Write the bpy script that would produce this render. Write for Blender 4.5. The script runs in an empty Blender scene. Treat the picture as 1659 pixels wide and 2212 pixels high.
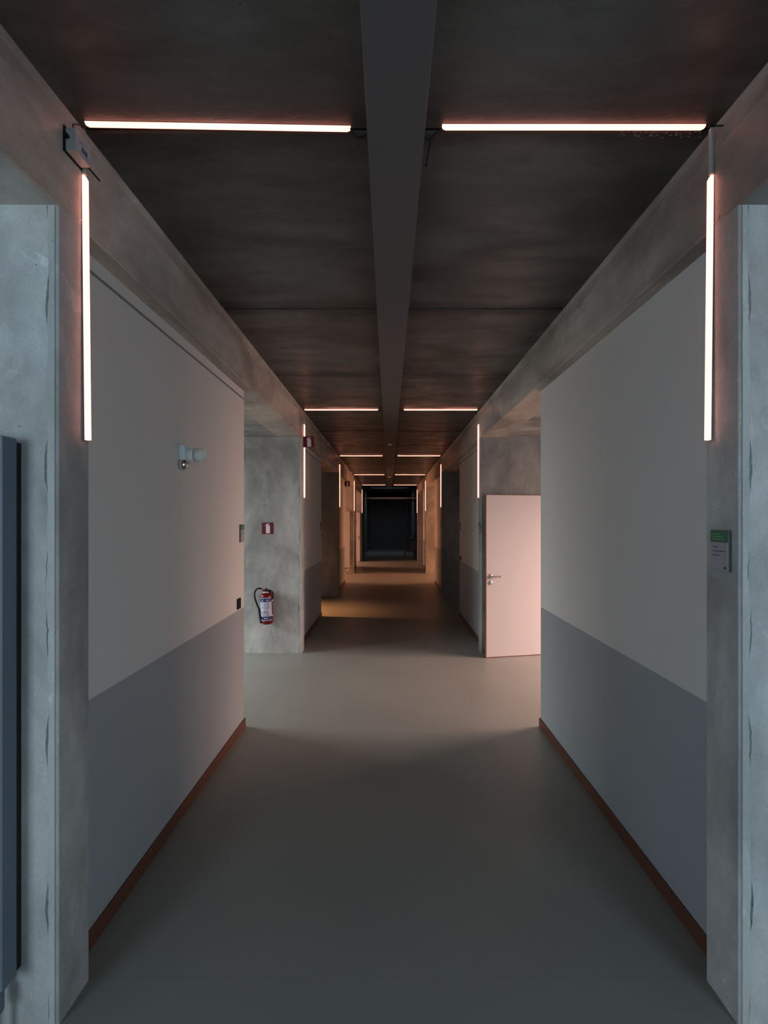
import bpy, bmesh, math, random
from mathutils import Vector, Matrix
random.seed(7)
R = math.radians
sc = bpy.context.scene
C = sc.collection

# ------------------------------------------------------------------ camera
F = 1080.0                      # focal length in pixels of the 1659x2212 frame
cam_d = bpy.data.cameras.new('camera')
cam_d.sensor_fit = 'VERTICAL'; cam_d.sensor_height = 24.0
cam_d.lens = F * 24.0 / 2212.0
cam_d.shift_x = -10.5 / 2212.0
cam_d.shift_y = 17.0 / 2212.0
cam_d.clip_start = 0.02; cam_d.clip_end = 200
cam = bpy.data.objects.new('camera', cam_d); C.objects.link(cam)
cam.location = (0, 0, 1.70); cam.rotation_euler = (R(90), 0, 0)
sc.camera = cam

# ------------------------------------------------------------------ world, exposure
w = bpy.data.worlds.new('world'); sc.world = w; w.use_nodes = True
bg = w.node_tree.nodes['Background']
bg.inputs[0].default_value = (0.62, 0.72, 0.80, 1); bg.inputs[1].default_value = 0.10
sc.view_settings.view_transform = 'Standard'; sc.view_settings.look = 'None'
sc.view_settings.exposure = 0.0; sc.view_settings.gamma = 1.0
sc.view_settings.use_curve_mapping = False
sc.cycles.use_denoising = True
sc.cycles.max_bounces = 10; sc.cycles.diffuse_bounces = 6; sc.cycles.glossy_bounces = 4
sc.cycles.sample_clamp_indirect = 6.0
sc.cycles.blur_glossy = 0.5

# ------------------------------------------------------------------ module of the corridor
P = 4.70                        # period
CY = 1.674                      # front face of the nearest concrete fins
CT = 0.175                      # fin thickness
AL = 2.27                       # alcove length (before each fin)
XL, XR = -1.109, 1.174          # inner faces of the fins
WL, WR = -1.19, 1.247           # painted walls
ZC = 3.145                      # ceiling
ZB = 2.755                      # underside of beams
XO = 4.2                        # outer walls
NB = 5
YV = CY + 4 * P + CT            # start of the end vestibule
YE = 28.5                       # end wall

# daylight through the alcove windows: (index, side, watts, colour)
COOL = (0.64, 0.84, 1.0); NEUT = (0.86, 0.93, 0.94)
WARM = (1.0, 0.63, 0.53); AMBER = (1.0, 0.40, 0.15)
def daylight(loc, size, watts, col, side=None, tilt=28, spread=150):
    """a patch of bright sky outside a window, shining in and slightly down"""
    l = bpy.data.lights.new('daylight', 'AREA'); l.shape = 'RECTANGLE'
    l.size, l.size_y = size; l.energy = watts; l.color = col; l.spread = R(spread)
    o = bpy.data.objects.new('daylight', l); C.objects.link(o); o.location = loc
    o.rotation_euler = (R(90 - tilt), 0, R(90) * side if side else 0)
ZW = 2.15
# (alcove, side, watts, colour, width, offset along the corridor)
for k, sd, wt, col, wd, dy in [
    (0, -1, 26, COOL, 3.6, -1.2), (0, 1, 20, COOL, 3.6, -1.2),
    (1, -1, 230, NEUT, 2.0, 0), (1, 1, 430, WARM, 2.0, 0),
    (2, -1, 36, AMBER, .4, -.68), (2, 1, 3, NEUT, 2.0, 0),
    (3, -1, 220, (1, .41, .21), 2.0, 0), (3, 1, 220, (1, .40, .20), 2.0, 0),
    (4, -1, 260, (1, .44, .26), 2.0, 0), (4, 1, 10, WARM, 2.0, 0),
]:
    low = (k, sd) == (2, -1)
    if k == 1:
        daylight((sd * (XO + 0.65), CY + k * P - AL / 2, 2.2), (wd, 1.3), wt, col, sd, 42)
        continue
    daylight((sd * (XO + 0.8), CY + k * P - AL / 2 + dy, ZW if not low else 2.6), (wd, 2.2 if not low else .8), wt, col, sd, 42 if low else 28, 36 if low else 150)
for sd in (-1, 1):              # rear windows of the hall, either side of the corridor's axis
    daylight((sd * 2.95, CY - P - .6, 1.45), (2.0, 2.2), 95, COOL, None, 2)
daylight((0, 25.2, 3.75), (1.6, 1.0), 9, (0.75, 0.92, 1.0), None, 72)   # added unseen light above a made-up opening in the vestibule ceiling

# ------------------------------------------------------------------ materials
def srgb(r, g, b):
    f = lambda c: ((c / 255 + 0.055) / 1.055) ** 2.4 if c > 10 else c / 255 / 12.92
    return (f(r), f(g), f(b), 1)

def newmat(name):
    m = bpy.data.materials.new(name); m.use_nodes = True
    nt = m.node_tree; b = nt.nodes['Principled BSDF']
    return m, nt, b

def plain(name, col, rough=0.6, metal=0.0, spec=0.5, noise=0.0, scale=40, bump=0.0):
    m, nt, b = newmat(name)
    b.inputs['Roughness'].default_value = rough; b.inputs['Metallic'].default_value = metal
    b.inputs['Specular IOR Level'].default_value = spec
    b.inputs['Base Color'].default_value = (*col[:3], 1)
    if noise or bump:
        tc = nt.nodes.new('ShaderNodeTexCoord'); n = nt.nodes.new('ShaderNodeTexNoise')
        n.inputs['Scale'].default_value = scale; n.inputs['Detail'].default_value = 5
        nt.links.new(tc.outputs['Object'], n.inputs['Vector'])
        if noise:
            mr = nt.nodes.new('ShaderNodeMapRange')
            mr.inputs[1].default_value = .3; mr.inputs[2].default_value = .7
            mr.inputs[3].default_value = 1 - noise; mr.inputs[4].default_value = 1 + noise
            mx = nt.nodes.new('ShaderNodeVectorMath'); mx.operation = 'SCALE'
            mx.inputs[0].default_value = col[:3]
            nt.links.new(n.outputs['Fac'], mr.inputs[0]); nt.links.new(mr.outputs[0], mx.inputs['Scale'])
            nt.links.new(mx.outputs[0], b.inputs['Base Color'])
        if bump:
            bp = nt.nodes.new('ShaderNodeBump'); bp.inputs['Strength'].default_value = bump
            bp.inputs['Distance'].default_value = 0.002
            nt.links.new(n.outputs['Fac'], bp.inputs['Height']); nt.links.new(bp.outputs[0], b.inputs['Normal'])
    return m

def concrete(name, base, stretch=(1, 1, 1), rough=0.62, contrast=0.35, pits=True, cloud=1.6, tint=(.93, 1.0, 1.0), spec=0.4, tint2=(1.08, 1.0, .93), joints=None):
    m, nt, b = newmat(name); N = nt.nodes; L = nt.links
    tc = N.new('ShaderNodeTexCoord'); mp = N.new('ShaderNodeMapping')
    mp.inputs['Scale'].default_value = stretch
    L.new(tc.outputs['Object'], mp.inputs['Vector'])
    def noise(sc_, det, rgh=.6, vec=mp.outputs[0], dist=0):
        n = N.new('ShaderNodeTexNoise'); n.inputs['Scale'].default_value = sc_
        n.inputs['Detail'].default_value = det; n.inputs['Roughness'].default_value = rgh
        n.inputs['Distortion'].default_value = dist
        L.new(vec, n.inputs['Vector']); return n.outputs['Fac']
    def rng(v, a, b_, c, d):
        r = N.new('ShaderNodeMapRange'); r.interpolation_type = 'SMOOTHSTEP'
        for i, x in enumerate((a, b_, c, d)): r.inputs[i + 1].default_value = x
        L.new(v, r.inputs[0]); return r.outputs[0]
    def mul(a, b_):
        r = N.new('ShaderNodeMath'); r.operation = 'MULTIPLY'; L.new(a, r.inputs[0]); L.new(b_, r.inputs[1]); return r.outputs[0]
    big = rng(noise(cloud, 6, .55, dist=.6), .3, .7, 1 - contrast, 1 + contrast)
    mid = rng(noise(9, 7, .65), .3, .7, 1 - contrast * .35, 1 + contrast * .35)
    fine = rng(noise(120, 3, .6), .3, .7, .95, 1.05)
    v = mul(mul(big, mid), fine)
    stain = rng(noise(3.1, 8, .7, dist=1.5), .58, .70, 1.0, 1.32)
    v = mul(v, stain)
    h = noise(30, 8, .65)
    if pits:
        vo = N.new('ShaderNodeTexVoronoi'); vo.inputs['Scale'].default_value = 17
        L.new(tc.outputs['Object'], vo.inputs['Vector'])
        pit = rng(vo.outputs['Distance'], .035, .075, .35, 1.0)
        sel = N.new('ShaderNodeSeparateColor'); L.new(vo.outputs['Color'], sel.inputs[0])
        on = rng(sel.outputs[0], .86, .88, 0, 1)
        mx = N.new('ShaderNodeMix'); mx.data_type = 'FLOAT'
        L.new(on, mx.inputs[0]); mx.inputs[2].default_value = 1.0; L.new(pit, mx.inputs[3])
        v = mul(v, mx.outputs[0])
    if joints:
        sx = N.new('ShaderNodeSeparateXYZ'); L.new(tc.outputs['Object'], sx.inputs[0])
        def op(o_, a, b_=None):
            r = N.new('ShaderNodeMath'); r.operation = o_
            for i, q in enumerate((a, b_)):
                if q is None: continue
                if isinstance(q, (int, float)): r.inputs[i].default_value = q
                else: L.new(q, r.inputs[i])
            return r.outputs[0]
        fr = op('FRACT', op('ADD', op('DIVIDE', op('SUBTRACT', sx.outputs['Y'], joints[0]), joints[1]), 100.5))
        dist = op('MULTIPLY', op('ABSOLUTE', op('SUBTRACT', fr, .5)), joints[1])
        ed = op('SUBTRACT', dist, op('MULTIPLY', noise(5, 6, .7), .26))
        v = mul(v, rng(ed, -.12, .06, .50, 1.0))
    hue = N.new('ShaderNodeMix'); hue.data_type = 'RGBA'
    L.new(noise(2.2, 4, .5), hue.inputs[0])
    hue.inputs[6].default_value = (base * tint2[0], base * tint2[1], base * tint2[2], 1)
    hue.inputs[7].default_value = (base * tint[0], base * tint[1], base * tint[2], 1)
    sc_ = N.new('ShaderNodeVectorMath'); sc_.operation = 'SCALE'
    L.new(hue.outputs[2], sc_.inputs[0]); L.new(v, sc_.inputs['Scale'])
    L.new(sc_.outputs[0], b.inputs['Base Color'])
    rr = rng(noise(5, 5), .3, .7, rough - .12, rough + .12); L.new(rr, b.inputs['Roughness'])
    b.inputs['Specular IOR Level'].default_value = spec
    bp = N.new('ShaderNodeBump'); bp.inputs['Strength'].default_value = .35; bp.inputs['Distance'].default_value = .004
    L.new(h, bp.inputs['Height']); L.new(bp.outputs[0], b.inputs['Normal'])
    return m

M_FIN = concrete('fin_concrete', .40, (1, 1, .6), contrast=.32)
M_FIN_SHADE = concrete('shaded_fin_concrete', .24, (1, 1, .6), contrast=.32)  # fin concrete darkened so its colour carries the shade on three columns
M_SKIN = concrete('skin_concrete', .42, (1, 1, .5), contrast=.2)
M_SEAM = plain('seam_concrete', (.17, .18, .18), .9, noise=.4, scale=30)
M_BEAM = concrete('beam_concrete', .40, (1, .5, 1), contrast=.36, rough=.5, tint=(1.02, .96, .88), tint2=(1.15, .96, .80))
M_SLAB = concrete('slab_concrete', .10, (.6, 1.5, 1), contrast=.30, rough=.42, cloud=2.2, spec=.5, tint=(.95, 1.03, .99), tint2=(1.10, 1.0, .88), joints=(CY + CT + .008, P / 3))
M_SOFF = concrete('soffit_concrete', .33, (.7, 1.2, 1), contrast=.35, rough=.42, cloud=3)
M_JOINT = plain('joint_mortar', (.06, .055, .05), .95, noise=.5, scale=25, bump=.6)
M_WALL = plain('wall_paint', (.66, .635, .60), .75, noise=.03, scale=300, bump=.12)
M_DADO = plain('dado_paint', (.33, .355, .365), .6, noise=.03, scale=300, bump=.12)
M_BASE = plain('baseboard_wood', srgb(96, 58, 42), .5, noise=.15, scale=30)
M_DARK = plain('dark_gap', (.01, .01, .01), .9)
M_BLACK = plain('black_plastic', (.008, .008, .009), .6, spec=.25)
M_WHITE = plain('white_plastic', (.84, .86, .80), .45)
M_BLUEW = plain('bluish_white_plastic', (.72, .82, .88), .4)
M_BOXG = plain('box_plastic', (.42, .45, .44), .5)
M_CHROME = plain('chrome', (.75, .72, .70), .12, 1.0)
M_STEEL = plain('brushed_steel', (.45, .43, .41), .32, 1.0)
M_ALU = plain('aluminium', (.55, .56, .56), .45, .6)
M_RED = plain('red_enamel', (.13, .003, .004), .3, spec=.4)
M_SIGNR = plain('sign_red', (.16, .003, .007), .45)
M_SIGNW = plain('sign_white', (.72, .72, .80), .5)
M_GREEN = plain('sign_green', (.035, .15, .07), .45)
M_GREENL = plain('sign_green_text', (.16, .40, .24), .5)
M_PAPER = plain('paper', (.36, .345, .38), .6)
M_INK = plain('ink', (.05, .05, .07), .6)
M_NAVY = plain('navy_print', (.006, .015, .10), .4)
M_LABEL = plain('label_film', (.46, .48, .58), .5)
M_DOOR = plain('door_laminate', (.56, .54, .54), .5, noise=.02, scale=200)
M_EDGE = plain('door_edge_wood', srgb(150, 84, 48), .5, noise=.15, scale=25)
M_TRAY = plain('tray_paint', (.12, .113, .113), .5)
M_RAD = plain('radiator_enamel', (.13, .16, .19), .4)
M_RADW = plain('white_radiator_enamel', (.50, .52, .56), .4)
M_DKDOOR = plain('dark_door_paint', (.13, .135, .16), .5)
M_FRAME = plain('window_frame', (.10, .10, .10), .5)
M_VWALL = plain('vestibule_plaster', (.13, .16, .165), .7, noise=.08, scale=6)
M_STOOL = plain('black_wood', (.02, .02, .02), .5)
M_LEG = plain('grey_oak', (.16, .13, .11), .55, noise=.2, scale=20)
M_BRASS = plain('brass', (.55, .42, .22), .35, 1.0)

def floor_mat():
    m, nt, b = newmat('linoleum'); N = nt.nodes; L = nt.links
    tc = N.new('ShaderNodeTexCoord')
    n1 = N.new('ShaderNodeTexNoise'); n1.inputs['Scale'].default_value = 1.3; n1.inputs['Detail'].default_value = 4
    n2 = N.new('ShaderNodeTexNoise'); n2.inputs['Scale'].default_value = 260; n2.inputs['Detail'].default_value = 2
    for n in (n1, n2): L.new(tc.outputs['Object'], n.inputs['Vector'])
    a = N.new('ShaderNodeMapRange'); a.inputs[1].default_value = .3; a.inputs[2].default_value = .7; a.inputs[3].default_value = .94; a.inputs[4].default_value = 1.06
    c = N.new('ShaderNodeMapRange'); c.inputs[1].default_value = .3; c.inputs[2].default_value = .7; c.inputs[3].default_value = .93; c.inputs[4].default_value = 1.07
    L.new(n1.outputs['Fac'], a.inputs[0]); L.new(n2.outputs['Fac'], c.inputs[0])
    mu = N.new('ShaderNodeMath'); mu.operation = 'MULTIPLY'; L.new(a.outputs[0], mu.inputs[0]); L.new(c.outputs[0], mu.inputs[1])
    v = N.new('ShaderNodeVectorMath'); v.operation = 'SCALE'; v.inputs[0].default_value = (.245, .250, .228)
    L.new(mu.outputs[0], v.inputs['Scale']); L.new(v.outputs[0], b.inputs['Base Color'])
    b.inputs['Roughness'].default_value = .42; b.inputs['Specular IOR Level'].default_value = .35
    bp = N.new('ShaderNodeBump'); bp.inputs['Strength'].default_value = .10; bp.inputs['Distance'].default_value = .001
    L.new(n2.outputs['Fac'], bp.inputs['Height']); L.new(bp.outputs[0], b.inputs['Normal'])
    return m
M_FLOOR = floor_mat()

def led_mat():
    m, nt, b = newmat('led_diffuser'); N = nt.nodes; L = nt.links
    tc = N.new('ShaderNodeTexCoord'); wv = N.new('ShaderNodeTexWave'); wv.inputs['Scale'].default_value = 26
    wv.inputs['Distortion'].default_value = 0
    n = N.new('ShaderNodeTexNoise'); n.inputs['Scale'].default_value = 5
    mp = N.new('ShaderNodeMapping'); L.new(tc.outputs['Object'], mp.inputs[0])
    L.new(mp.outputs[0], wv.inputs['Vector']); L.new(mp.outputs[0], n.inputs['Vector'])
    mx = N.new('ShaderNodeMix'); mx.data_type = 'RGBA'
    ad = N.new('ShaderNodeMath'); ad.operation = 'MULTIPLY_ADD'; ad.inputs[1].default_value = .35
    L.new(wv.outputs['Fac'], ad.inputs[0]); L.new(n.outputs['Fac'], ad.inputs[2]); L.new(ad.outputs[0], mx.inputs[0])
    mx.inputs[6].default_value = (2.7, .84, .62, 1); mx.inputs[7].default_value = (3.8, 1.3, .92, 1)
    L.new(mx.outputs[2], b.inputs['Emission Color']); b.inputs['Emission Strength'].default_value = 1.0
    b.inputs['Base Color'].default_value = (.6, .6, .6, 1); b.inputs['Roughness'].default_value = .5
    return m
M_LED = led_mat()

# ------------------------------------------------------------------ helpers
def box(bm, x0, x1, y0, y1, z0, z1, bev=0.0, seg=1, mi=0):
    t = bmesh.new()
    bmesh.ops.create_cube(t, size=1)
    for v in t.verts:
        v.co = Vector((x0 + (v.co.x + .5) * (x1 - x0), y0 + (v.co.y + .5) * (y1 - y0), z0 + (v.co.z + .5) * (z1 - z0)))
    if bev: bmesh.ops.bevel(t, geom=t.edges[:], offset=bev, segments=seg, profile=.5, affect='EDGES')
    for f in t.faces: f.material_index = mi
    me = bpy.data.meshes.new('tmp'); t.to_mesh(me); t.free(); bm.from_mesh(me); bpy.data.meshes.remove(me)
    return bm

def lathe(bm, prof, axis='Z', c=(0, 0, 0), n=28, mi=0, cap=True, a0=0, a1=2 * math.pi):
    """prof: list of (radius, height) revolved about an axis through c"""
    full = abs(a1 - a0 - 2 * math.pi) < 1e-6; m = n if full else n + 1
    rings = []
    for r, h in prof:
        ring = []
        for i in range(m):
            a = a0 + (a1 - a0) * i / n; u, v = r * math.cos(a), r * math.sin(a)
            p = {'Z': (u, v, h), 'X': (h, u, v), 'Y': (u, h, v)}[axis]
            ring.append(bm.verts.new(Vector(p) + Vector(c)))
        rings.append(ring)
    for a, b in zip(rings[:-1], rings[1:]):
        for i in range(n):
            j = (i + 1) % m
            f = bm.faces.new((a[i], a[j], b[j], b[i])); f.material_index = mi; f.smooth = True
    if cap and full:
        for rg in (rings[0], rings[-1]):
            f = bm.faces.new(rg); f.material_index = mi
    return bm

def tube(bm, pts, r, n=10, mi=0, taper=None):
    pts = [Vector(p) for p in pts]; rings = []
    up = Vector((0, 0, 1))
    for i, p in enumerate(pts):
        t = (pts[min(i + 1, len(pts) - 1)] - pts[max(i - 1, 0)]).normalized()
        s = t.cross(up)
        if s.length < .05: s = t.cross(Vector((0, 1, 0)))
        s.normalize(); u = s.cross(t).normalized()
        rr = r if taper is None else r + (taper - r) * i / (len(pts) - 1)
        rings.append([bm.verts.new(p + (s * math.cos(2 * math.pi * k / n) + u * math.sin(2 * math.pi * k / n)) * rr) for k in range(n)])
    for a, b in zip(rings[:-1], rings[1:]):
        for k in range(n):
            f = bm.faces.new((a[k], a[(k + 1) % n], b[(k + 1) % n], b[k])); f.smooth = True; f.material_index = mi
    for rg in (rings[0], rings[-1]):
        f = bm.faces.new(rg); f.material_index = mi
    return bm

def prism(bm, pts2, y0, y1, plane='XZ', mi=0):
    """closed 2D outline extruded between y0 and y1 on the remaining axis"""
    def mk(p, d): return {'XZ': (p[0], d, p[1]), 'YZ': (d, p[0], p[1]), 'XY': (p[0], p[1], d)}[plane]
    a = [bm.verts.new(mk(p, y0)) for p in pts2]; b = [bm.verts.new(mk(p, y1)) for p in pts2]
    n = len(a)
    for f in ([a, b[::-1]] + [(a[i], b[i], b[(i + 1) % n], a[(i + 1) % n]) for i in range(n)]):
        g = bm.faces.new(f); g.material_index = mi
    return bm

def smoothpath(pts, k=6):
    P_ = [Vector(p) for p in pts]; out = []
    for i in range(len(P_) - 1):
        p0, p1, p2, p3 = P_[max(i - 1, 0)], P_[i], P_[i + 1], P_[min(i + 2, len(P_) - 1)]
        for j in range(k):
            t = j / k
            out.append(.5 * ((2 * p1) + (p2 - p0) * t + (2 * p0 - 5 * p1 + 4 * p2 - p3) * t * t + (3 * p1 - p0 - 3 * p2 + p3) * t ** 3))
    out.append(P_[-1]); return out

def link(name, bm, mats, parent=None, loc=None, rot=None, **props):
    bmesh.ops.recalc_face_normals(bm, faces=bm.faces[:])
    me = bpy.data.meshes.new(name); bm.to_mesh(me); bm.free()
    for m in (mats if isinstance(mats, (list, tuple)) else [mats]): me.materials.append(m)
    o = bpy.data.objects.new(name, me); C.objects.link(o)
    if parent: o.parent = parent
    if loc: o.location = loc
    if rot: o.rotation_euler = rot
    for k, v in props.items(): o[k] = v
    return o

def thing(name, label, category, loc, rot=None, group=None):
    o = bpy.data.objects.new(name, None); C.objects.link(o); o.location = loc
    o.empty_display_size = .1
    if rot: o.rotation_euler = rot
    o['label'] = label; o['category'] = category
    if group: o['group'] = group
    return o

def dup(root, loc, label=None, rot=None):
    r = root.copy(); C.objects.link(r); r.location = loc
    if rot: r.rotation_euler = rot
    if label: r['label'] = label
    for ch in list(root.children):
        c = ch.copy(); C.objects.link(c); c.parent = r
        for g in list(ch.children):
            d = g.copy(); C.objects.link(d); d.parent = c
    return r

def S(name, bm, mats, parent=None, **kw):
    if parent is None: kw['kind'] = 'structure'
    return link(name, bm, mats, parent, **kw)
nb = bmesh.new

# ------------------------------------------------------------------ floor
Y0 = CY - P + .05            # rear end of what is built
fl = S('floor', box(nb(), -XO - .1, XO + .1, Y0 - .2, YE + 1.5, -.25, -.004), M_JOINT)
for k in range(0, 6):
    ya = CY + (k - 1) * P + CT + .009; yb = CY + k * P + CT + .009
    if k == 5: yb = YE
    g = .0005
    bm = nb()
    ya = max(ya, Y0)
    box(bm, -XO, XO, ya + g, yb - g, -.004, 0)
    S('floor_sheet', bm, M_FLOOR, fl)

# ------------------------------------------------------------------ ceiling slabs (precast, joints every P/3)
ce = S('ceiling', box(nb(), -XO - .1, XO + .1, Y0 - .2, YV + .02, ZC + .018, ZC + .30), M_JOINT)
j0 = CY + CT + .008; step = P / 3
k = -6
while True:
    ya, yb = j0 + (k - 1) * step, j0 + k * step
    k += 1
    if yb > YV + .05: break
    ya = max(ya, Y0)
    if yb <= ya: continue
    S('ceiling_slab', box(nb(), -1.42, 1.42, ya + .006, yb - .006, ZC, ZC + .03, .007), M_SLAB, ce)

# crumbled mortar along the joint beside the near right lamp
bm = nb(); rr = random.Random(3)
for i in range(90):
    x = .86 + rr.random() * .42; y = j0 + .004 + rr.random() ** 2 * .034
    s_ = .0015 + rr.random() * .0035
    bmesh.ops.create_icosphere(bm, subdivisions=1, radius=s_, matrix=Matrix.Translation((x, y, ZC)) @ Matrix.Diagonal((1.8, .8, .45, 1)))
link('crumbled_mortar', bm, M_SEAM, ce, kind='stuff')

# ------------------------------------------------------------------ beams, fins, painted walls
def mir(side, x): return x
YB0, YB1 = Y0, YV
for side, name, X in ((-1, 'beam_left', XL), (1, 'beam_right', XR)):
    s = side
    prof = [(X, ZB + .006), (X, 3.028), (X + s * .006, 3.036), (X + s * .036, 3.040), (X + s * .036, ZC - .022),
            (X + s * .022, ZC - .004), (X + s * .022, ZC + .02), (X + s * .30, ZC + .02), (X + s * .30, ZB), (X + s * .006, ZB)]
    b_ = S(name, prism(nb(), prof, YB0, YB1), M_BEAM)
    # rough drips of laitance along the lower arris
    bm = nb(); rr = random.Random(11 + s)
    y = 0.0
    while y < 6.3:
        ln = .05 + rr.random() * .22
        zz = ZB + .012 + rr.random() * .045
        n = 5
        pts = [(y + ln * i / n, zz + (rr.random() - .5) * .014) for i in range(n + 1)]
        low = [(p[0], p[1] - .004 - rr.random() * .010) for p in pts[::-1]]
        prism(bm, pts + low, X - s * .0015, X + s * .002, 'YZ')
        y += ln + .03 + rr.random() * .25
    link('laitance_ridge', bm, M_BEAM, b_, kind='stuff')

fin_n = 0
for side, X in ((-1, XL), (1, XR)):
    s = side
    for k in range(0, 5):
        y0 = CY + k * P; y1 = y0 + CT
        c = .007
        a = [(X + s * c, y0), (X, y0 + c), (X, y1 - .003), (X + s * .003, y1), (s * XO, y1), (s * XO, y0)]
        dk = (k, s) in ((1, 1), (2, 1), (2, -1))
        col = S('concrete_column', prism(nb(), a, 0.0005, ZB + .004, 'XY'), M_FIN_SHADE if dk else M_FIN)
        # thin cement skin with a ragged edge down the front arris
        rr = random.Random(50 + k * 2 + s); bm = nb(); n = 190; pts = []
        w_ = .030; drift = 0
        for i in range(n + 1):
            z = .002 + (ZB - .006) * i / n
            drift = drift * .93 + (rr.random() - .5) * .0035
            if rr.random() < .04: drift += rr.choice((-1, 1)) * .004
            pts.append((X + s * (w_ + drift), z))
        for (xa, za), (xb, zb) in zip(pts[:-1], pts[1:]):
            th = .0036
            xe = X + s * (c + .001)
            v = [bm.verts.new(p) for p in ((xe, y0 - th, za), (xa, y0 - th, za), (xb, y0 - th, zb), (xe, y0 - th, zb))]
            bm.faces.new(v)
            v2 = [bm.verts.new(p) for p in ((xa, y0 - th, za), (xa + s * (.002 + .010 * max(0, math.sin(za * 4.3 + k * 2) * math.sin(za * 17 + 1))), y0 - .0006, za), (xb + s * (.002 + .010 * max(0, math.sin(zb * 4.3 + k * 2) * math.sin(zb * 17 + 1))), y0 - .0006, zb), (xb, y0 - th, zb))]
            bm.faces.new(v2).material_index = 1
            v3 = [bm.verts.new(p) for p in ((xe, y0 - th, za), (xe, y0 + .001, za), (xe, y0 + .001, zb), (xe, y0 - th, zb))]
            bm.faces.new(v3)
        link('cement_skin', bm, [M_FIN_SHADE if dk else M_SKIN, M_SEAM], col)
        # formwork tie hole
        if k in (0, 1):
            bm = nb(); hx = X + s * (.155 if k == 0 else .465); hz = 1.43 if k == 0 else 1.885
            lathe(bm, [(.0135, -.0012), (.0115, -.0022), (.0095, -.0012), (.0085, .003), (.0001, .003)], 'Y', (hx, y0, hz), 20, cap=False)
            link('tie_hole', bm, M_JOINT, col)

        # painted wall behind the fin
        if k == 4: continue
        W = WL if s < 0 else WR
        ya, yb = y1, y0 + P - AL
        bm = nb(); t = s * .10
        gap = (s < 0) or k in (1, 2, 3)
        ztop = 2.683 if gap else ZB + .001
        x0, x1 = sorted((W, W + t))
        box(bm, x0, x1, ya, yb, 0, .985, mi=1); box(bm, x0, x1, ya, yb, .985, ztop, mi=0)
        wl = S('wall_left' if s < 0 else 'wall_right', bm, [M_WALL, M_DADO])
        if gap:
            a_, b2 = sorted((W + s * .02, W + t))
            link('shadow_gap', box(nb(), a_, b2, ya, yb, 2.683, 2.698), M_DARK, wl)
            link('head_strip', box(nb(), x0, x1, ya, yb, 2.698, ZB + .001), M_WALL, wl)
        # return wall of the alcove and baseboard
        xr0, xr1 = sorted((W + t, s * XO))
        bm = nb(); box(bm, xr0, xr1, yb - .10, yb, 0, .985, mi=1); box(bm, xr0, xr1, yb - .10, yb, .985, ZB + .001, mi=0)
        S('wall_return_left' if s < 0 else 'wall_return_right', bm, [M_WALL, M_DADO])
        e0, e1 = sorted((W, W - s * .012))
        bm = box(nb(), e0, e1, ya, yb, 0, .072, .002)
        e0, e1 = sorted((W - s * .012, s * XO))
        box(bm, e0, e1, yb, yb + .012, 0, .072, .002)
        S('baseboard_left' if s < 0 else 'baseboard_right', bm, M_BASE)

# alcove soffits and outer walls with windows
for s in (-1, 1):
    X = XL if s < 0 else XR
    nm = 'left' if s < 0 else 'right'
    for k in range(0, 5):
        y1 = CY + k * P; y0 = y1 - AL
        if k == 0: y0 = Y0
        a_, b2 = sorted((X + s * .30, s * XO))
        S('ceiling_alcove_' + nm, box(nb(), a_, b2, y0, y1, ZB, ZB + .2), M_SOFF)
        # outer wall round the window opening
        bm = nb(); o0, o1 = sorted((s * XO, s * (XO + .2)))
        ws, we = y0 + .12, y1 - .12
        hd = 2.10 if k == 1 else 2.58
        pya = y0 - (P - AL) if k > 0 else y0
        box(bm, o0, o1, pya, ws, 0, ZC); box(bm, o0, o1, we, y1 + CT, 0, ZC)
        box(bm, o0, o1, ws, we, 0, .12); box(bm, o0, o1, ws, we, hd, ZC)
        S('wall_outer_' + nm, bm, M_WALL)
        bm = nb(); f0, f1 = sorted((s * (XO + .10), s * (XO + .16)))
        for (p, q, zz0, zz1) in ((ws, ws + .06, .12, hd), (we - .06, we, .12, hd), (ws, we, .12, .18), (ws, we, hd - .06, hd),
                                 ((ws + we) / 2 - .03, (ws + we) / 2 + .03, .18, hd - .06)):
            box(bm, f0, f1, p, q, zz0, zz1, .004)
        S('window_%d' % ((k + 1) + (0 if s < 0 else 5)), bm, M_FRAME)

# rear wall behind the camera
bm = nb()
for a_, b2 in ((-XO - .2, -XO + .25), (-1.9, 1.9), (XO - .25, XO + .2)): box(bm, a_, b2, Y0 - .2, Y0, 0, ZC + .05)
box(bm, -XO + .25, XO - .25, Y0 - .2, Y0, 2.58, ZC + .05); box(bm, -XO + .25, XO - .25, Y0 - .2, Y0, 0, .2)
S('wall_back', bm, M_WALL)
for i, (a_, b2) in enumerate(((-XO + .25, -1.9), (1.9, XO - .25))):
    bm = nb(); yy = (Y0 - .14, Y0 - .08)
    for (p, q, z0, z1) in ((a_, a_ + .06, .2, 2.58), (b2 - .06, b2, .2, 2.58), (a_, b2, .2, .26), (a_, b2, 2.52, 2.58), ((a_ + b2) / 2 - .03, (a_ + b2) / 2 + .03, .26, 2.52)):
        box(bm, p, q, *yy, z0, z1, .004)
    S('window_%d' % (11 + i), bm, M_FRAME)

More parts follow.
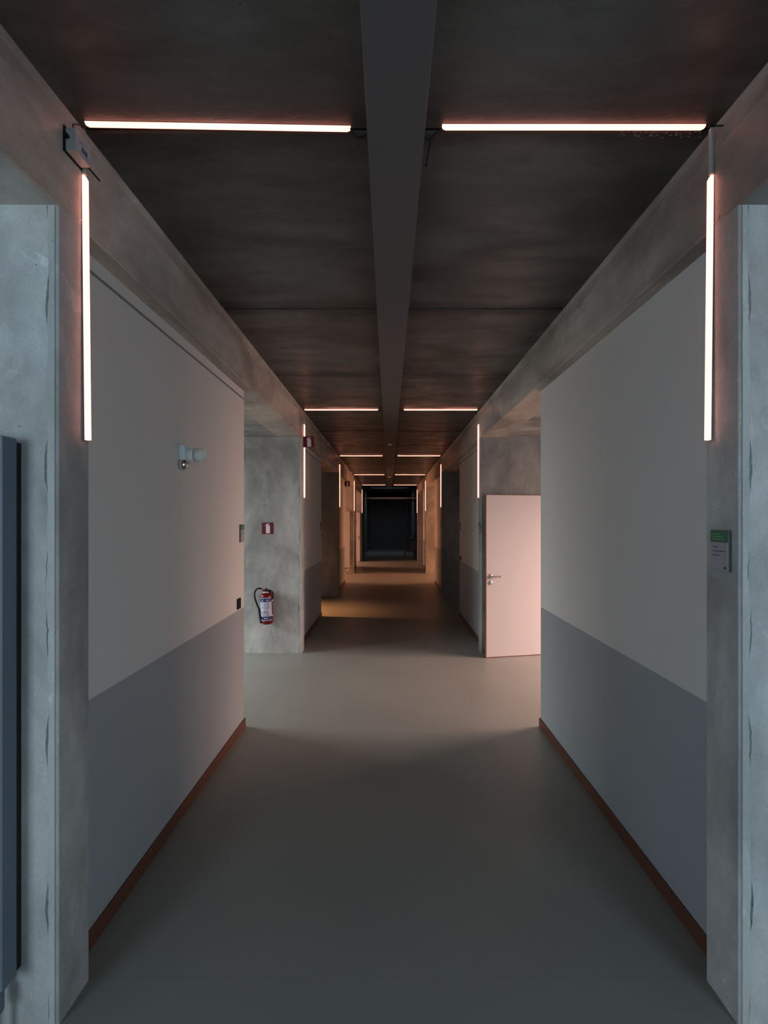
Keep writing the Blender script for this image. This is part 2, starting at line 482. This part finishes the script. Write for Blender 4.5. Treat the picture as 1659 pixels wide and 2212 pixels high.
# ------------------------------------------------------------------ end vestibule
ZV = 3.31
for s in (-1, 1):
    nm = 'left' if s < 0 else 'right'
    xw = -1.18 if s < 0 else 1.215
    bm = nb(); a_, b2 = sorted((xw, s * 1.5))
    if s < 0:
        box(bm, a_, b2, YV, YE, 0, ZV)
    else:
        box(bm, a_, b2, YV, YE, 0, ZV)
    S('wall_vestibule_' + nm, bm, M_VWALL)
bm = nb()
box(bm, -1.6, 1.6, YV, 24.7, ZV, ZV + .2); box(bm, -1.6, 1.6, 25.8, YE + .3, ZV, ZV + .2)
box(bm, -1.6, -.85, 24.7, 25.8, ZV, ZV + .2); box(bm, .85, 1.6, 24.7, 25.8, ZV, ZV + .2)  # opening made up to let the added light in
cv = S('ceiling_vestibule', bm, M_VWALL)
link('light_opening_mask', box(nb(), -.85, .85, 25.78, 25.799, ZV, ZV + .2), M_DARK, cv)  # added black plate masking the lit far side of the opening
S('lintel_end', box(nb(), -1.6, 1.6, YV + .001, YV + .02, ZC + .03, ZV + .3), M_VWALL)
bm = nb()
box(bm, -1.5, -1.13, YE, YE + .2, 0, ZV); box(bm, 1.11, 1.5, YE, YE + .2, 0, ZV); box(bm, -1.13, 1.11, YE, YE + .2, 3.27, ZV)
S('wall_end', bm, M_VWALL)
# double door with dark transom
d = S('door_1', box(box(box(nb(), -1.13, -1.08, YE - .01, YE + .12, 0, 3.27), 1.06, 1.11, YE - .01, YE + .12, 0, 3.27), -1.08, 1.06, YE - .01, YE + .12, 2.90, 2.98), M_DARK)
link('door_leaf', box(nb(), -1.075, -.004, YE + .03, YE + .08, .014, 2.89, .003), M_DKDOOR, d)
link('door_leaf', box(nb(), -.003, 1.055, YE + .03, YE + .08, .014, 2.89, .003), M_DKDOOR, d)
link('transom_back', box(nb(), -1.08, 1.06, YE + .085, YE + .10, 2.97, 3.27), M_DARK, d)
link('meeting_strip', box(nb(), -.03, .02, YE + .082, YE + .09, .014, 2.9), M_DKDOOR, d)
for (a_, b2) in ((-1.08, -.86), (-.84, .82), (.84, 1.06)):
    link('transom_panel', box(nb(), a_, b2, YE + .05, YE + .08, 2.98, 3.27, .003), M_DARK, d)
link('frame_head', box(nb(), -.93, 1.04, YE - .02, YE - .01, 2.965, 2.995), M_ALU, d)
bm = lathe(nb(), [(.001, YE - .045), (.022, YE - .043), (.028, YE - .03), (.020, YE - .01), (.012, YE + .03)], 'Y', (-.045, 0, 1.01), 16)
link('door_knob', bm, M_CHROME, d, label='small bright round knob')
link('door_threshold', box(nb(), -.98, .60, YE + .02, YE + .10, .000, .006), M_ALU, d)

bar = link('ceiling_bar', lathe(nb(), [(.026, -1.17), (.026, 1.20)], 'X', (0, 0, 0), 14), M_WHITE, loc=(.005, 21.3, 2.63))
bar['label'] = 'pale grey tube spanning the dark end vestibule between its two walls'; bar['category'] = 'tube'
for (x, z, lb, y) in ((-1.13, 2.74, 'small grey box high at the top left corner of the dark double door', YE), (1.14, 2.80, 'small grey box high at the top right corner of the dark double door', YE)):
    bm = box(nb(), -.075, .075, -.08, 0, -.08, .08, .01, 2)
    o = link('door_sensor', bm, M_VWALL, loc=(x, y - .011, z)); o['label'] = lb; o['category'] = 'sensor'
    link('sensor_lens', lathe(nb(), [(.03, -.083), (.022, -.09), (.001, -.093)], 'Y', n=14), M_DARK, o)

# ------------------------------------------------------------------ central cable tray
bm = nb(); ZT = 1.7 + 1.36
prof = [(-.0763, ZC - .001), (-.0763, ZT + .003), (-.0733, ZT), (.124, ZT), (.127, ZT + .003), (.127, ZC - .001)]
cut = [Y0, CY + 1.3, CY + 1.3 + 3.4, CY + 1.3 + 6.8, CY + 1.3 + 10.2, CY + 1.3 + 13.6, CY + 1.3 + 17.0, YV - .05]
tr = thing('cable_tray', 'long grey sheet-metal casing running down the middle of the concrete ceiling', 'casing', (0.025, 0, ZC))
for a_, b2 in zip(cut[:-1], cut[1:]):
    bm = prism(nb(), [(x - .025, z - ZC) for x, z in prof], a_ + .0006, b2 - .0006)
    link('tray_cover', bm, M_TRAY, tr)
for i, y in enumerate((8.95, 15.75)):
    bm = lathe(nb(), [(.042, 0), (.042, -.012), (.034, -.022), (.014, -.030), (.001, -.031)], 'Z', n=24)
    o = link('smoke_detector', bm, M_WHITE, loc=(.02, y, ZT))
    o['label'] = ('round white detector under the ceiling casing, the nearer one past the second lamp row',
                  'round white detector under the ceiling casing, the farther one past the fourth lamp row')[i]
    o['category'] = 'detector'; o['group'] = 'detectors under the ceiling casing'
    link('detector_collar', lathe(nb(), [(.048, 0), (.048, -.005), (.042, -.006)], 'Z', n=24), M_ALU, o)

# ------------------------------------------------------------------ LED strip lamps
LN = .963; LV = .958; QH = .60; QV = .70
def make_hlamp(loc, label, rot=None):
    t = thing('led_strip_lamp', label, 'lamp', loc, rot, 'strip lamps on the ceiling')
    # profile in YZ, near side (-Y) and underside open to the diffuser
    link('housing', prism(nb(), [(a * QH, b * QH) for a, b in [(.0125, 0), (.0125, -.013), (.0105, -.013), (.0105, -.003), (-.011, -.003), (-.011, 0)]], -LN / 2, LN / 2, 'YZ'), M_ALU, t)
    bm = nb(); h = LN / 2 - .001; e = .012
    prof = [(a * QH, b * QH) for a, b in [(.0103, -.0032), (.0103, -.0245), (-.004, -.0245), (-.0118, -.017), (-.0118, -.0032)]]
    def ring(x, ins): return [bm.verts.new((x, y, z if z > -.005 else z + ins)) for y, z in prof]
    rs = [ring(-h, .006), ring(-h + e, 0), ring(h - e, 0), ring(h, .006)]
    for a_, b2 in zip(rs[:-1], rs[1:]):
        for i in range(5): bm.faces.new((a_[i], a_[(i + 1) % 5], b2[(i + 1) % 5], b2[i]))
    bm.faces.new(rs[0]); bm.faces.new(rs[-1])
    link('diffuser', bm, M_LED, t, label='glowing pinkish white diffuser')
    for x in (-.305, .305): link('mounting_clip', box(nb(), x - .015, x + .015, -.002, .0078, -.0035, .0004), M_STEEL, t)
    return t

def make_vlamp(s, loc, label, rot=None):
    """s = +1: mounted on a left-hand fin, sticking out to +X"""
    t = thing('led_strip_lamp', label, 'lamp', loc, rot, 'strip lamps on the concrete columns')
    pr = [(a * QV, b * QV) for a, b in [(0, .0125), (s * .016, .0125), (s * .016, .0105), (s * .003, .0105), (s * .003, -.011), (0, -.011)]]
    link('housing', prism(nb(), pr, 0, LV, 'XY'), M_ALU, t)
    bm = nb(); e = .016
    prof = [(a * QV, b * QV) for a, b in [(s * .0032, .0103), (s * .0245, .0103), (s * .0245, -.004), (s * .016, -.0118), (s * .0032, -.0118)]]
    def ring(z, ins): return [bm.verts.new((x if abs(x) < .005 else x - s * ins, y, z)) for x, y in prof]
    rs = [ring(.001, .0), ring(LV - e, 0), ring(LV - .001, .008)]
    for a_, b2 in zip(rs[:-1], rs[1:]):
        for i in range(5): bm.faces.new((a_[i], a_[(i + 1) % 5], b2[(i + 1) % 5], b2[i]))
    bm.faces.new(rs[0]); bm.faces.new(rs[-1])
    link('diffuser', bm, M_LED, t, label='glowing pinkish white diffuser')
    ztop = (3.118 if s < 0 else 3.035) - loc[2]
    a_, b2 = sorted((0, s * .014))
    link('cable_cover', box(nb(), a_, b2, -.008, .008, LV + .002, ztop, .003), M_BOXG, t, label='pale grey cable cover above the glowing strip')
    return t

ORD = ['nearest', 'second', 'third', 'fourth', 'farthest']
YLAMP = 1.80
hl = make_hlamp((-.621, YLAMP + .027, ZC), '', (0, 0, .0226)); hr = None
hl['label'] = 'glowing LED strip on the ceiling left of the casing, nearest row'
for k in range(5):
    y = YLAMP + .030 + P * k
    if k: dup(hl, (-.621, y, ZC), 'glowing LED strip on the ceiling left of the casing, %s row' % ORD[k], (0, 0, 0))
    dup(hl, (.676, y, ZC), 'glowing LED strip on the ceiling right of the casing, %s row' % ORD[k], (0, 0, 0))
ZL = 1.988
vl = make_vlamp(1, (XL + .0105, YLAMP + .01, ZL), 'upright glowing LED strip on the left concrete column, nearest', (0, -.0105, 0))
vr = make_vlamp(-1, (XR - .0105, YLAMP + .01, ZL), 'upright glowing LED strip on the right concrete column, nearest', (0, .0105, 0))
for k in range(1, 5):
    y = YLAMP + .01 + P * k
    dup(vl, (XL + .0005, y, ZL), 'upright glowing LED strip on the left concrete column, %s from the front' % ORD[k], (0, 0, 0))
    dup(vr, (XR - .0005, y, ZL), 'upright glowing LED strip on the right concrete column, %s from the front' % ORD[k], (0, 0, 0))

# loose cables
def cable(pts, label, r=.0022):
    p0 = Vector(pts[0])
    o = link('cable', tube(nb(), [Vector(p) - p0 for p in smoothpath(pts)], r, 6), M_BLACK, loc=p0)
    o['label'] = label; o['category'] = 'cable'; return o
yl = YLAMP + .030
cable([(-.141, yl, ZC - .012), (-.132, yl + .002, ZC - .030), (-.11, yl + .01, ZC - .038), (-.079, yl + .01, ZC - .026)],
      'thin black cable from the near left ceiling lamp to the casing')
cable([(.195, yl, ZC - .012), (.175, yl - .002, ZC - .028), (.155, yl, ZC - .046), (.140, yl, ZC - .052), (.1285, yl, ZC - .044)],
      'thin black looped cable between the casing and the near right ceiling lamp')
cable([(.152, yl + .001, ZC - .049), (.150, yl + .06, ZC - .05), (.150, yl + .17, ZC - .03), (.150, yl + .20, ZC - .0025)],
      'thin black cable end hanging off the loop beside the casing')
cable([(-1.104, yl - .012, ZC - .006), (-1.113, yl - .04, ZC - .030), (-1.112, yl - .07, ZC - .055), (-1.097, yl - .075, ZC - .098)],
      'short black lead from the near left ceiling lamp to the grey box')
cable([(XR - .012, yl - .018, ZC - .018), (XR + .010, yl - .018, ZC - .017), (XR + .034, yl - .024, ZC - .02)],
      'short black lead behind the top of the near right upright lamp')

# ------------------------------------------------------------------ driver box on the near left beam
t = thing('driver_box', 'grey plastic control box with a printed label on the near left concrete beam', 'control box', (XL, 1.706, 2.962))
link('casing', box(nb(), .004, .042, 0, .088, 0, .078, .003, 2), M_BOXG, t)
link('back_plate', box(nb(), 0, .006, -.006, .094, -.005, .083, .001), M_BLACK, t)
link('gland', lathe(nb(), [(.008, -.010), (.008, 0)], 'Y', (.012, 0, .045), 12), M_BLACK, t)
lb = link('label_sticker', box(nb(), .0419, .0424, .012, .078, .010, .052), M_LABEL, t)
bm = nb(); rr = random.Random(5)
for (ya, yb) in ((.030, .043), (.047, .062)):
    y = ya
    while y < yb:
        wv = .0007 + rr.random() * .0012; box(bm, .0423, .0427, y, y + wv, .016, .034); y += wv + .0006 + rr.random() * .0006
for z in (.040, .045): box(bm, .0423, .0427, .017, .017 + (.030 if z < .043 else .022), z, z + .0018)
link('print', bm, M_INK, lb, kind='stuff')
o = link('cable', box(nb(), 0, .005, 0, .115, 0, .006, .002), M_BLACK, loc=(XL - .0, 1.802, 2.995))
o['label'] = 'straight black cable along the left beam behind the grey box'; o['category'] = 'cable'

# ------------------------------------------------------------------ vertical panel radiators
def make_radiator(loc, label, M_RAD):
    t = thing('panel_radiator', label, 'radiator', loc, None, 'tall panel radiators')
    # local: x from 0 (corridor edge) to -0.62, y from -0.07..0 (wall at +0.012)
    link('panel', box(nb(), -.60, 0, -.085, -.022, .198, 1.968, .004, 2), M_RAD, t)
    for i in range(10):
        x = -.03 - i * .06
        link('front_rib', box(nb(), x - .022, x + .022, -.0865, -.0845, .24, 1.925, .0006), M_RAD, t)
    link('back_shade', box(nb(), -.595, -.003, -.022, .0, .21, 1.955), M_DARK, t)  # black slab standing in for the shade behind the panel
    for x in (-.045, -.095):
        link('pipe', lathe(nb(), [(.009, 0), (.009, .2)], 'Z', (x, -.05, 0), 12), M_CHROME, t)
    link('valve', lathe(nb(), [(.016, .10), (.020, .11), (.020, .16), (.014, .17)], 'Z', (-.045, -.05, 0), 14), M_RAD, t)
    return t
rad = make_radiator((-1.226, CY - .0025, 0), 'tall grey panel radiator on the nearest left column, at the left edge', M_RAD)
make_radiator((-1.226, CY + 3 * P - .0025, 0), 'tall pale panel radiator far down on the left, on the fourth column', M_RADW)

# ------------------------------------------------------------------ door-holder on the near left wall
t = thing('door_holder', 'white wall bracket with round white body and chrome dome on the left painted wall', 'wall fixture', (WL, 2.84, 1.985))
link('base_plate', box(nb(), 0, .032, -.01, .055, .03, .140, .006, 2), M_BLUEW, t)
link('chrome_dome', lathe(nb(), [(.030, .001), (.034, .012), (.033, .024), (.026, .040), (.014, .048), (.001, .050)], 'X', (0, .008, .030), 28), M_CHROME, t, label='polished chrome dome')
bd = link('body', lathe(nb(), [(.030, .030), (.039, .034), (.039, .066), (.0365, .067), (.0365, .070), (.040, .071), (.040, .118), (.037, .121), (.030, .121), (.029, .108), (.001, .108)], 'X', (0, .055, .088), 32), M_WHITE, t)
link('end_button', box(nb(), .106, .119, .037, .073, .070, .106, .005, 2), M_WHITE, bd)
link('body_seam', lathe(nb(), [(.0368, .0665), (.0368, .0705)], 'X', (0, .055, .088), 32, cap=False), M_DARK, bd)

# ------------------------------------------------------------------ light switches and room signs
def make_switch(s, loc, label):
    t = thing('light_switch', label, 'switch', loc, None, 'black switches on the painted walls')
    a_, b2 = sorted((0, s * .010)); link('frame', box(nb(), a_, b2, -.042, .042, -.042, .042, .003, 2), M_BLACK, t)
    a_, b2 = sorted((s * .008, s * .0125)); link('rocker', box(nb(), a_, b2, -.030, .030, -.030, .030, .002), M_BLACK, t)
    return t
make_switch(1, (WL, 3.952, 1.038), 'black square light switch on the near left wall above the grey dado')
make_switch(-1, (WR, 3.952 + P, 1.038), 'black square light switch on the second right painted wall')

def make_sign(s, loc, label):
    """room sign facing s*X; width along y, reading direction away from the viewer for s=-1"""
    t = thing('room_sign', label, 'sign', loc, None, 'green and white room signs')
    H = .142; Wd = .094
    def bx(bm, u0, u1, z0, z1, d0, d1):
        # u runs from the reader's left to right; reader looks along -s*X
        ya, yb = sorted((s * u0, s * u1)); a_, b2 = sorted((s * d0, s * d1)); return box(bm, a_, b2, ya, yb, z0, z1)
    link('holder', bx(nb(), -Wd / 2, Wd / 2, 0, H, 0, .011), M_FRAME, t)
    link('white_insert', bx(nb(), -Wd / 2 + .001, Wd / 2 - .001, .001, H * .705, .011, .0125), M_PAPER, t)
    g = link('green_header', bx(nb(), -Wd / 2 + .001, Wd / 2 - .001, H * .705, H - .0005, .011, .0127), M_GREEN, t)
    bm = nb(); x1 = Wd / 2 - .012
    a_ = s * .0128
    prism(bm, [(s * (x1 - .006), H * .705 + .0005), (s * (x1 + .004), H * .705 + .0005), (s * (x1 - .001), H * .675)], s * .0125, s * .0129, 'YZ')
    link('header_pointer', bm, M_GREEN, g)
    rr = random.Random(9)
    def words_line(bm, z, length, h, d):
        u = -Wd / 2 + .010; end = u + length
        while u < end:
            cw = .0016 + rr.random() * .0016
            bx(bm, u, min(u + cw, end), z, z + h * (.75 + .25 * rr.random()), d, d + .0003); u += cw + .0007 + (.0018 if rr.random() < .15 else 0)
    bm = nb()
    for z, ln in ((H * .90, .042), (H * .832, .062), (H * .765, .067)): words_line(bm, z, ln, .0042, .0127)
    link('header_text', bm, M_GREENL, g, kind='stuff')
    bm = nb()
    for z, ln in ((H * .578, .034), (H * .475, .071), (H * .372, .038)): words_line(bm, z, ln, .0035, .0125)
    bx(bm, Wd / 2 - .022, Wd / 2 - .010, H * .06, H * .115, .0125, .0128)
    link('text', bm, M_INK, t, kind='stuff')
    return t
zs = 1.521
ys = 1.759
s_r = make_sign(-1, (XR, ys, zs), 'green and white room sign on the near right concrete column')
s_l = make_sign(1, (WL, 4.025, zs), 'green and white room sign at the far end of the near left wall')
dup(s_r, (XR, ys + P, zs), 'green and white room sign on the second right concrete column')
dup(s_r, (XR, ys + 2 * P, zs), 'green and white room sign on the third right concrete column')
dup(s_r, (XR, ys + 4 * P, zs), 'green and white room sign on the farthest right concrete column')
dup(s_l, (WL, 4.025 + P, zs), 'green and white room sign at the far end of the second left wall')
dup(s_l, (WL, 4.025 + 3 * P, zs), 'green and white room sign at the far end of the fourth left wall')
sr2 = make_sign(-1, (WR, 4.025 + P, zs), 'green and white room sign on the second right painted wall above the switch')
dup(sr2, (WR, 4.025 + 3 * P, zs), 'green and white room sign on the fourth right painted wall')

# ------------------------------------------------------------------ red fire signs
def pictogram(bm, y, cx, cz, q):
    """white extinguisher symbol, q = plate size"""
    bw, bh = q * .175, q * .60
    pts = [(-bw, -q * .43), (bw, -q * .43), (bw, q * .14), (bw * .86, q * .22), (bw * .45, q * .27), (-bw * .45, q * .27), (-bw * .86, q * .22), (-bw, q * .14)]
    prism(bm, [(cx + a_, cz + b2) for a_, b2 in pts], y - .0012, y)
    pts = [(-q * .24, q * .22), (-q * .17, q * .33), (-q * .05, q * .40), (q * .06, q * .42), (q * .14, q * .37), (q * .02, q * .31), (-q * .08, q * .285), (-q * .19, q * .20)]
    prism(bm, [(cx + a_, cz + b2) for a_, b2 in pts], y - .0012, y)
    return bm
def fire_sign(loc, label, q=.148, flag=False, parent_side=None):
    t = thing('fire_extinguisher_sign', label, 'sign', loc, None, 'red fire extinguisher signs')
    link('plate', box(nb(), -q / 2, q / 2, -.003, 0, -q / 2, q / 2, .0008), M_SIGNR, t)
    link('pictogram', pictogram(nb(), -.003, q * .03, 0, q), M_SIGNW, t)
    if flag:
        bm = nb(); ex = -q / 2 - .002
        for z in (-q / 2 + .02, q / 2 - .02): lathe(bm, [(.004, ex), (.004, ex + .012)], 'X', (0, .002, z), 8)
        box(bm, ex, ex + .003, -.004, .012, -q / 2, q / 2)
        link('wall_bracket', bm, M_SIGNR, t)
    return t
fire_sign((-1.545, CY + P - .0002, 1.592), 'red square sign with a white extinguisher on the grey column above the extinguisher')
fire_sign((XL + .076 - .0, 6.455, 2.706), 'red flag sign with a white extinguisher sticking out beside the second left upright lamp', .142, True)
fire_sign((WL + .074, 13.42, 2.672), 'red flag sign far down the left wall before the fourth column', .142, True)
fire_sign((1.135, 23.6, 2.62), 'tiny red sign by the right wall of the dark end vestibule', .142, True)

# ------------------------------------------------------------------ fire extinguisher
ex = thing('fire_extinguisher', 'red fire extinguisher with blue and white label and black hose on the grey left column', 'fire extinguisher',
           (-1.528, CY + P - .083, .392), (0, R(-2.6), 0))
rB = .0735
link('cylinder', lathe(nb(), [(.020, .012), (.045, .0), (.058, .002), (.070, .022), (rB, .040), (rB, .345), (.068, .368), (.050, .385), (.030, .392)], 'Z', n=40), M_RED, ex)
def wrap(z0, z1, r, mat, name, parent, a0=R(-165), a1=R(-20)):
    return link(name, lathe(nb(), [(r, z0), (r, z1)], 'Z', n=28, cap=False, a0=a0, a1=a1), mat, parent)
lab = wrap(.052, .335, rB + .0006, M_LABEL, 'label', ex)
wrap(.285, .328, rB + .0011, M_NAVY, 'blue_band', lab)
wrap(.060, .104, rB + .0011, M_NAVY, 'blue_band', lab)
def curved(bm, u0, u1, z0, z1, r):
    """patch on the cylinder; u in metres along the surface, 0 = facing the viewer"""
    a0 = R(-92) + u0 / r; a1 = R(-92) + u1 / r
    lathe(bm, [(r, z0), (r, z1)], 'Z', n=4, cap=False, a0=a0, a1=a1)
bm = nb(); rr = random.Random(2); r_ = rB + .0015
def scr(u0, u1, z, h):
    u = u0
    while u < u1:
        cw = .002 + rr.random() * .004; curved(bm, u, min(u + cw, u1), z, z + h, r_); u += cw + .0012
for z in (.270, .262, .246, .238, .222, .214, .206):
    scr(-.055, -.028, z, .0035)
    scr(.030, .058, z - .004, .0035)
for z in (.132, .125, .118): scr(-.055, -.008, z, .003); scr(.010, .055, z, .003)
for (a_, b2, c_, d_) in ((-.012, -.010, .20, .262), (.010, .012, .20, .262), (-.012, .012, .260, .262), (-.012, .012, .20, .202)): curved(bm, a_, b2, c_, d_, r_)
link('printed_text', bm, M_INK, lab, kind='stuff')
bm = nb()
for u in (-.048, -.018, .016): 
    curved(bm, u, u + .020, .148, .150, r_); curved(bm, u, u + .004, .148, .170, r_); curved(bm, u + .007, u + .016, .152, .162, r_); curved(bm, u + .003, u + .012, .163, .169, r_)
link('fire_class_symbols', bm, M_SIGNR, lab, kind='stuff')
bm = nb(); scr(-.018, .034, .076, .010)
scr(-.05, -.02, .306, .004); scr(-.05, -.02, .298, .004); scr(.012, .048, .306, .006); scr(.012, .048, .297, .004)
link('label_lettering', bm, M_SIGNW, lab, kind='stuff')
link('neck_ring', lathe(nb(), [(.034, .388), (.036, .392), (.036, .408), (.030, .412)], 'Z', n=24), M_STEEL, ex)
vv = link('valve_head', box(nb(), -.040, .038, -.018, .018, .412, .424, .003), M_BLACK, ex)
link('outlet', lathe(nb(), [(.011, -.046), (.013, -.044), (.013, -.022), (.010, -.020)], 'X', (0, 0, .434), 14), M_BRASS, ex)
link('pressure_cap', lathe(nb(), [(.018, .422), (.020, .426), (.020, .442), (.014, .448), (.001, .449)], 'Z', (.004, 0, 0), 20), M_RED, ex)
link('handle', tube(nb(), smoothpath([(.030, 0, .425), (.058, -.004, .418), (.082, -.006, .398), (.090, -.006, .370), (.088, -.006, .330), (.074, -.004, .318)], 4), .0085, 8), M_BLACK, ex)
link('squeeze_lever', tube(nb(), [(.028, 0, .418), (.050, 0, .404), (.068, 0, .372)], .006, 8), M_BLACK, ex)
link('hose', tube(nb(), smoothpath([(-.040, 0, .434), (-.065, -.002, .448), (-.100, -.004, .448), (-.130, -.004, .425), (-.143, -.004, .385), (-.140, -.006, .33), (-.122, -.012, .27), (-.100, -.018, .21), (-.088, -.022, .16), (-.080, -.024, .10)], 5), .0105, 10), M_BLACK, ex)
link('nozzle', tube(nb(), [(-.090, -.022, .200), (-.086, -.023, .15), (-.079, -.024, .09), (-.072, -.024, .015)], .0145, 12, taper=.012), M_BLACK, ex)
for z in (.10, .285): link('retaining_strap', lathe(nb(), [(rB + .0022, z), (rB + .0022, z + .012)], 'Z', n=16, cap=False, a0=R(-20), a1=R(40)), M_WHITE, ex)
link('wall_hanger', box(nb(), -.02, .02, .060, .082, .06, .40, .003), M_SIGNR, ex)

# ------------------------------------------------------------------ open doors
def make_door(s, loc, yaw, label):
    """free edge at local origin, leaf runs along s*X, face towards -Y"""
    t = thing('door', label, 'door', loc, (0, 0, yaw), 'open white room doors')
    Wd, H, T = .93, 2.01, .042
    a_, b2 = sorted((s * .004, s * Wd)); link('leaf', box(nb(), a_, b2, .0, T, .010, H - .004, .0015), M_DOOR, t)
    bm = nb()
    a_, b2 = sorted((0, s * .004)); box(bm, a_, b2, .0005, T - .0005, .006, H)
    a_, b2 = sorted((0, s * Wd)); box(bm, a_, b2, .0005, T - .0005, H - .004, H); box(bm, a_, b2, .002, T - .002, .004, .010)
    link('wood_edging', bm, M_EDGE, t, label='brown wooden edging')
    rs = link('handle_rosette', lathe(nb(), [(.001, -.010), (.023, -.010), (.026, -.007), (.026, 0)], 'Y', (s * .056, 0, 1.005), 24), M_STEEL, t)
    bm = tube(nb(), smoothpath([(s * .056, -.010, 1.005), (s * .056, -.045, 1.005), (s * .064, -.055, 1.005), (s * .085, -.057, 1.005), (s * .19, -.057, 1.003)], 4), .0095, 12)
    link('lever', bm, M_STEEL, rs)
    ky = link('keyhole_rosette', lathe(nb(), [(.001, -.009), (.023, -.009), (.026, -.006), (.026, 0)], 'Y', (s * .056, 0, .925), 24), M_STEEL, t)
    link('lock_cylinder', box(lathe(nb(), [(.009, -.014), (.009, -.008)], 'Y', (s * .056, 0, .930), 12), s * .056 - .005, s * .056 + .005, -.013, -.008, .908, .928), M_CHROME, ky)
    for z in (.25, 1.75):
        link('hinge', lathe(nb(), [(.009, z - .05), (.009, z + .05)], 'Z', (s * (Wd + .006), .01, 0), 10), M_STEEL, t)
    return t
make_door(1, (1.195, 6.145, 0), math.atan2(.14, .704), 'open white flush door with lever handle at the second right column, brightly lit pink')
make_door(-1, (-1.17, 20.33, 0), -math.atan2(.02, .7), 'open white flush door far down on the left, glowing orange near the last column')

# ------------------------------------------------------------------ bar stool in the vestibule
st = thing('bar_stool', 'dark bar stool with a rounded back by the black double door', 'stool', (.93, 22.1, 0))
bm = nb()
for z0, z1, sc_ in ((.795, .825, 1),):
    out = []
    for i in range(28):
        a_ = 2 * math.pi * i / 28
        cx_, cy_ = math.cos(a_), math.sin(a_)
        out.append((.215 * math.copysign(abs(cx_) ** .7, cx_), .205 * math.copysign(abs(cy_) ** .7, cy_)))
    prism(bm, out, z0, z1, 'XY')
link('seat', bm, M_STOOL, st)
bm = nb(); oval = [(.125 * math.cos(2 * math.pi * i / 24), .14 * math.sin(2 * math.pi * i / 24)) for i in range(24)]
bk = []
for off in (.0, .018):
    bk.append([bm.verts.new((.170 + off + .18 * (z + .14) * .3 - .8 * y * y, y, 1.02 + z)) for y, z in oval])
bm.faces.new(bk[0]); bm.faces.new(bk[1][::-1])
for i in range(24): bm.faces.new((bk[0][i], bk[0][(i + 1) % 24], bk[1][(i + 1) % 24], bk[1][i]))
link('backrest', bm, M_STOOL, st)
link('back_stem', prism(nb(), [(.14, .80), (.19, .80), (.215, .95), (.18, .95)], -.035, .035), M_STOOL, st)
for sx in (-1, 1):
    for sy in (-1, 1):
        link('leg', tube(nb(), [(sx * .13, sy * .13, .80), (sx * .235 - .02, sy * .22, .0)], .021, 10, taper=.015), M_LEG, st)
bm = nb()
for sy in (-1, 1): box(bm, -.20, .16, sy * .185 - .008, sy * .185 + .008, .30, .325)
box(bm, -.20, -.18, -.18, .18, .30, .325)
link('footrest', bm, M_LEG, st)

# small marks: crumbs on the floor, cap pieces at fin feet
for (x, y, lb) in ((.098, 2.925, 'tiny white crumb on the floor in mid corridor'),):
    bm = nb(); bmesh.ops.create_icosphere(bm, subdivisions=1, radius=.003, matrix=Matrix.Diagonal((1, 1, .6, 1)))
    o = link('crumb', bm, M_SIGNW, loc=(x, y, .0018)); o['label'] = lb; o['category'] = 'crumb'
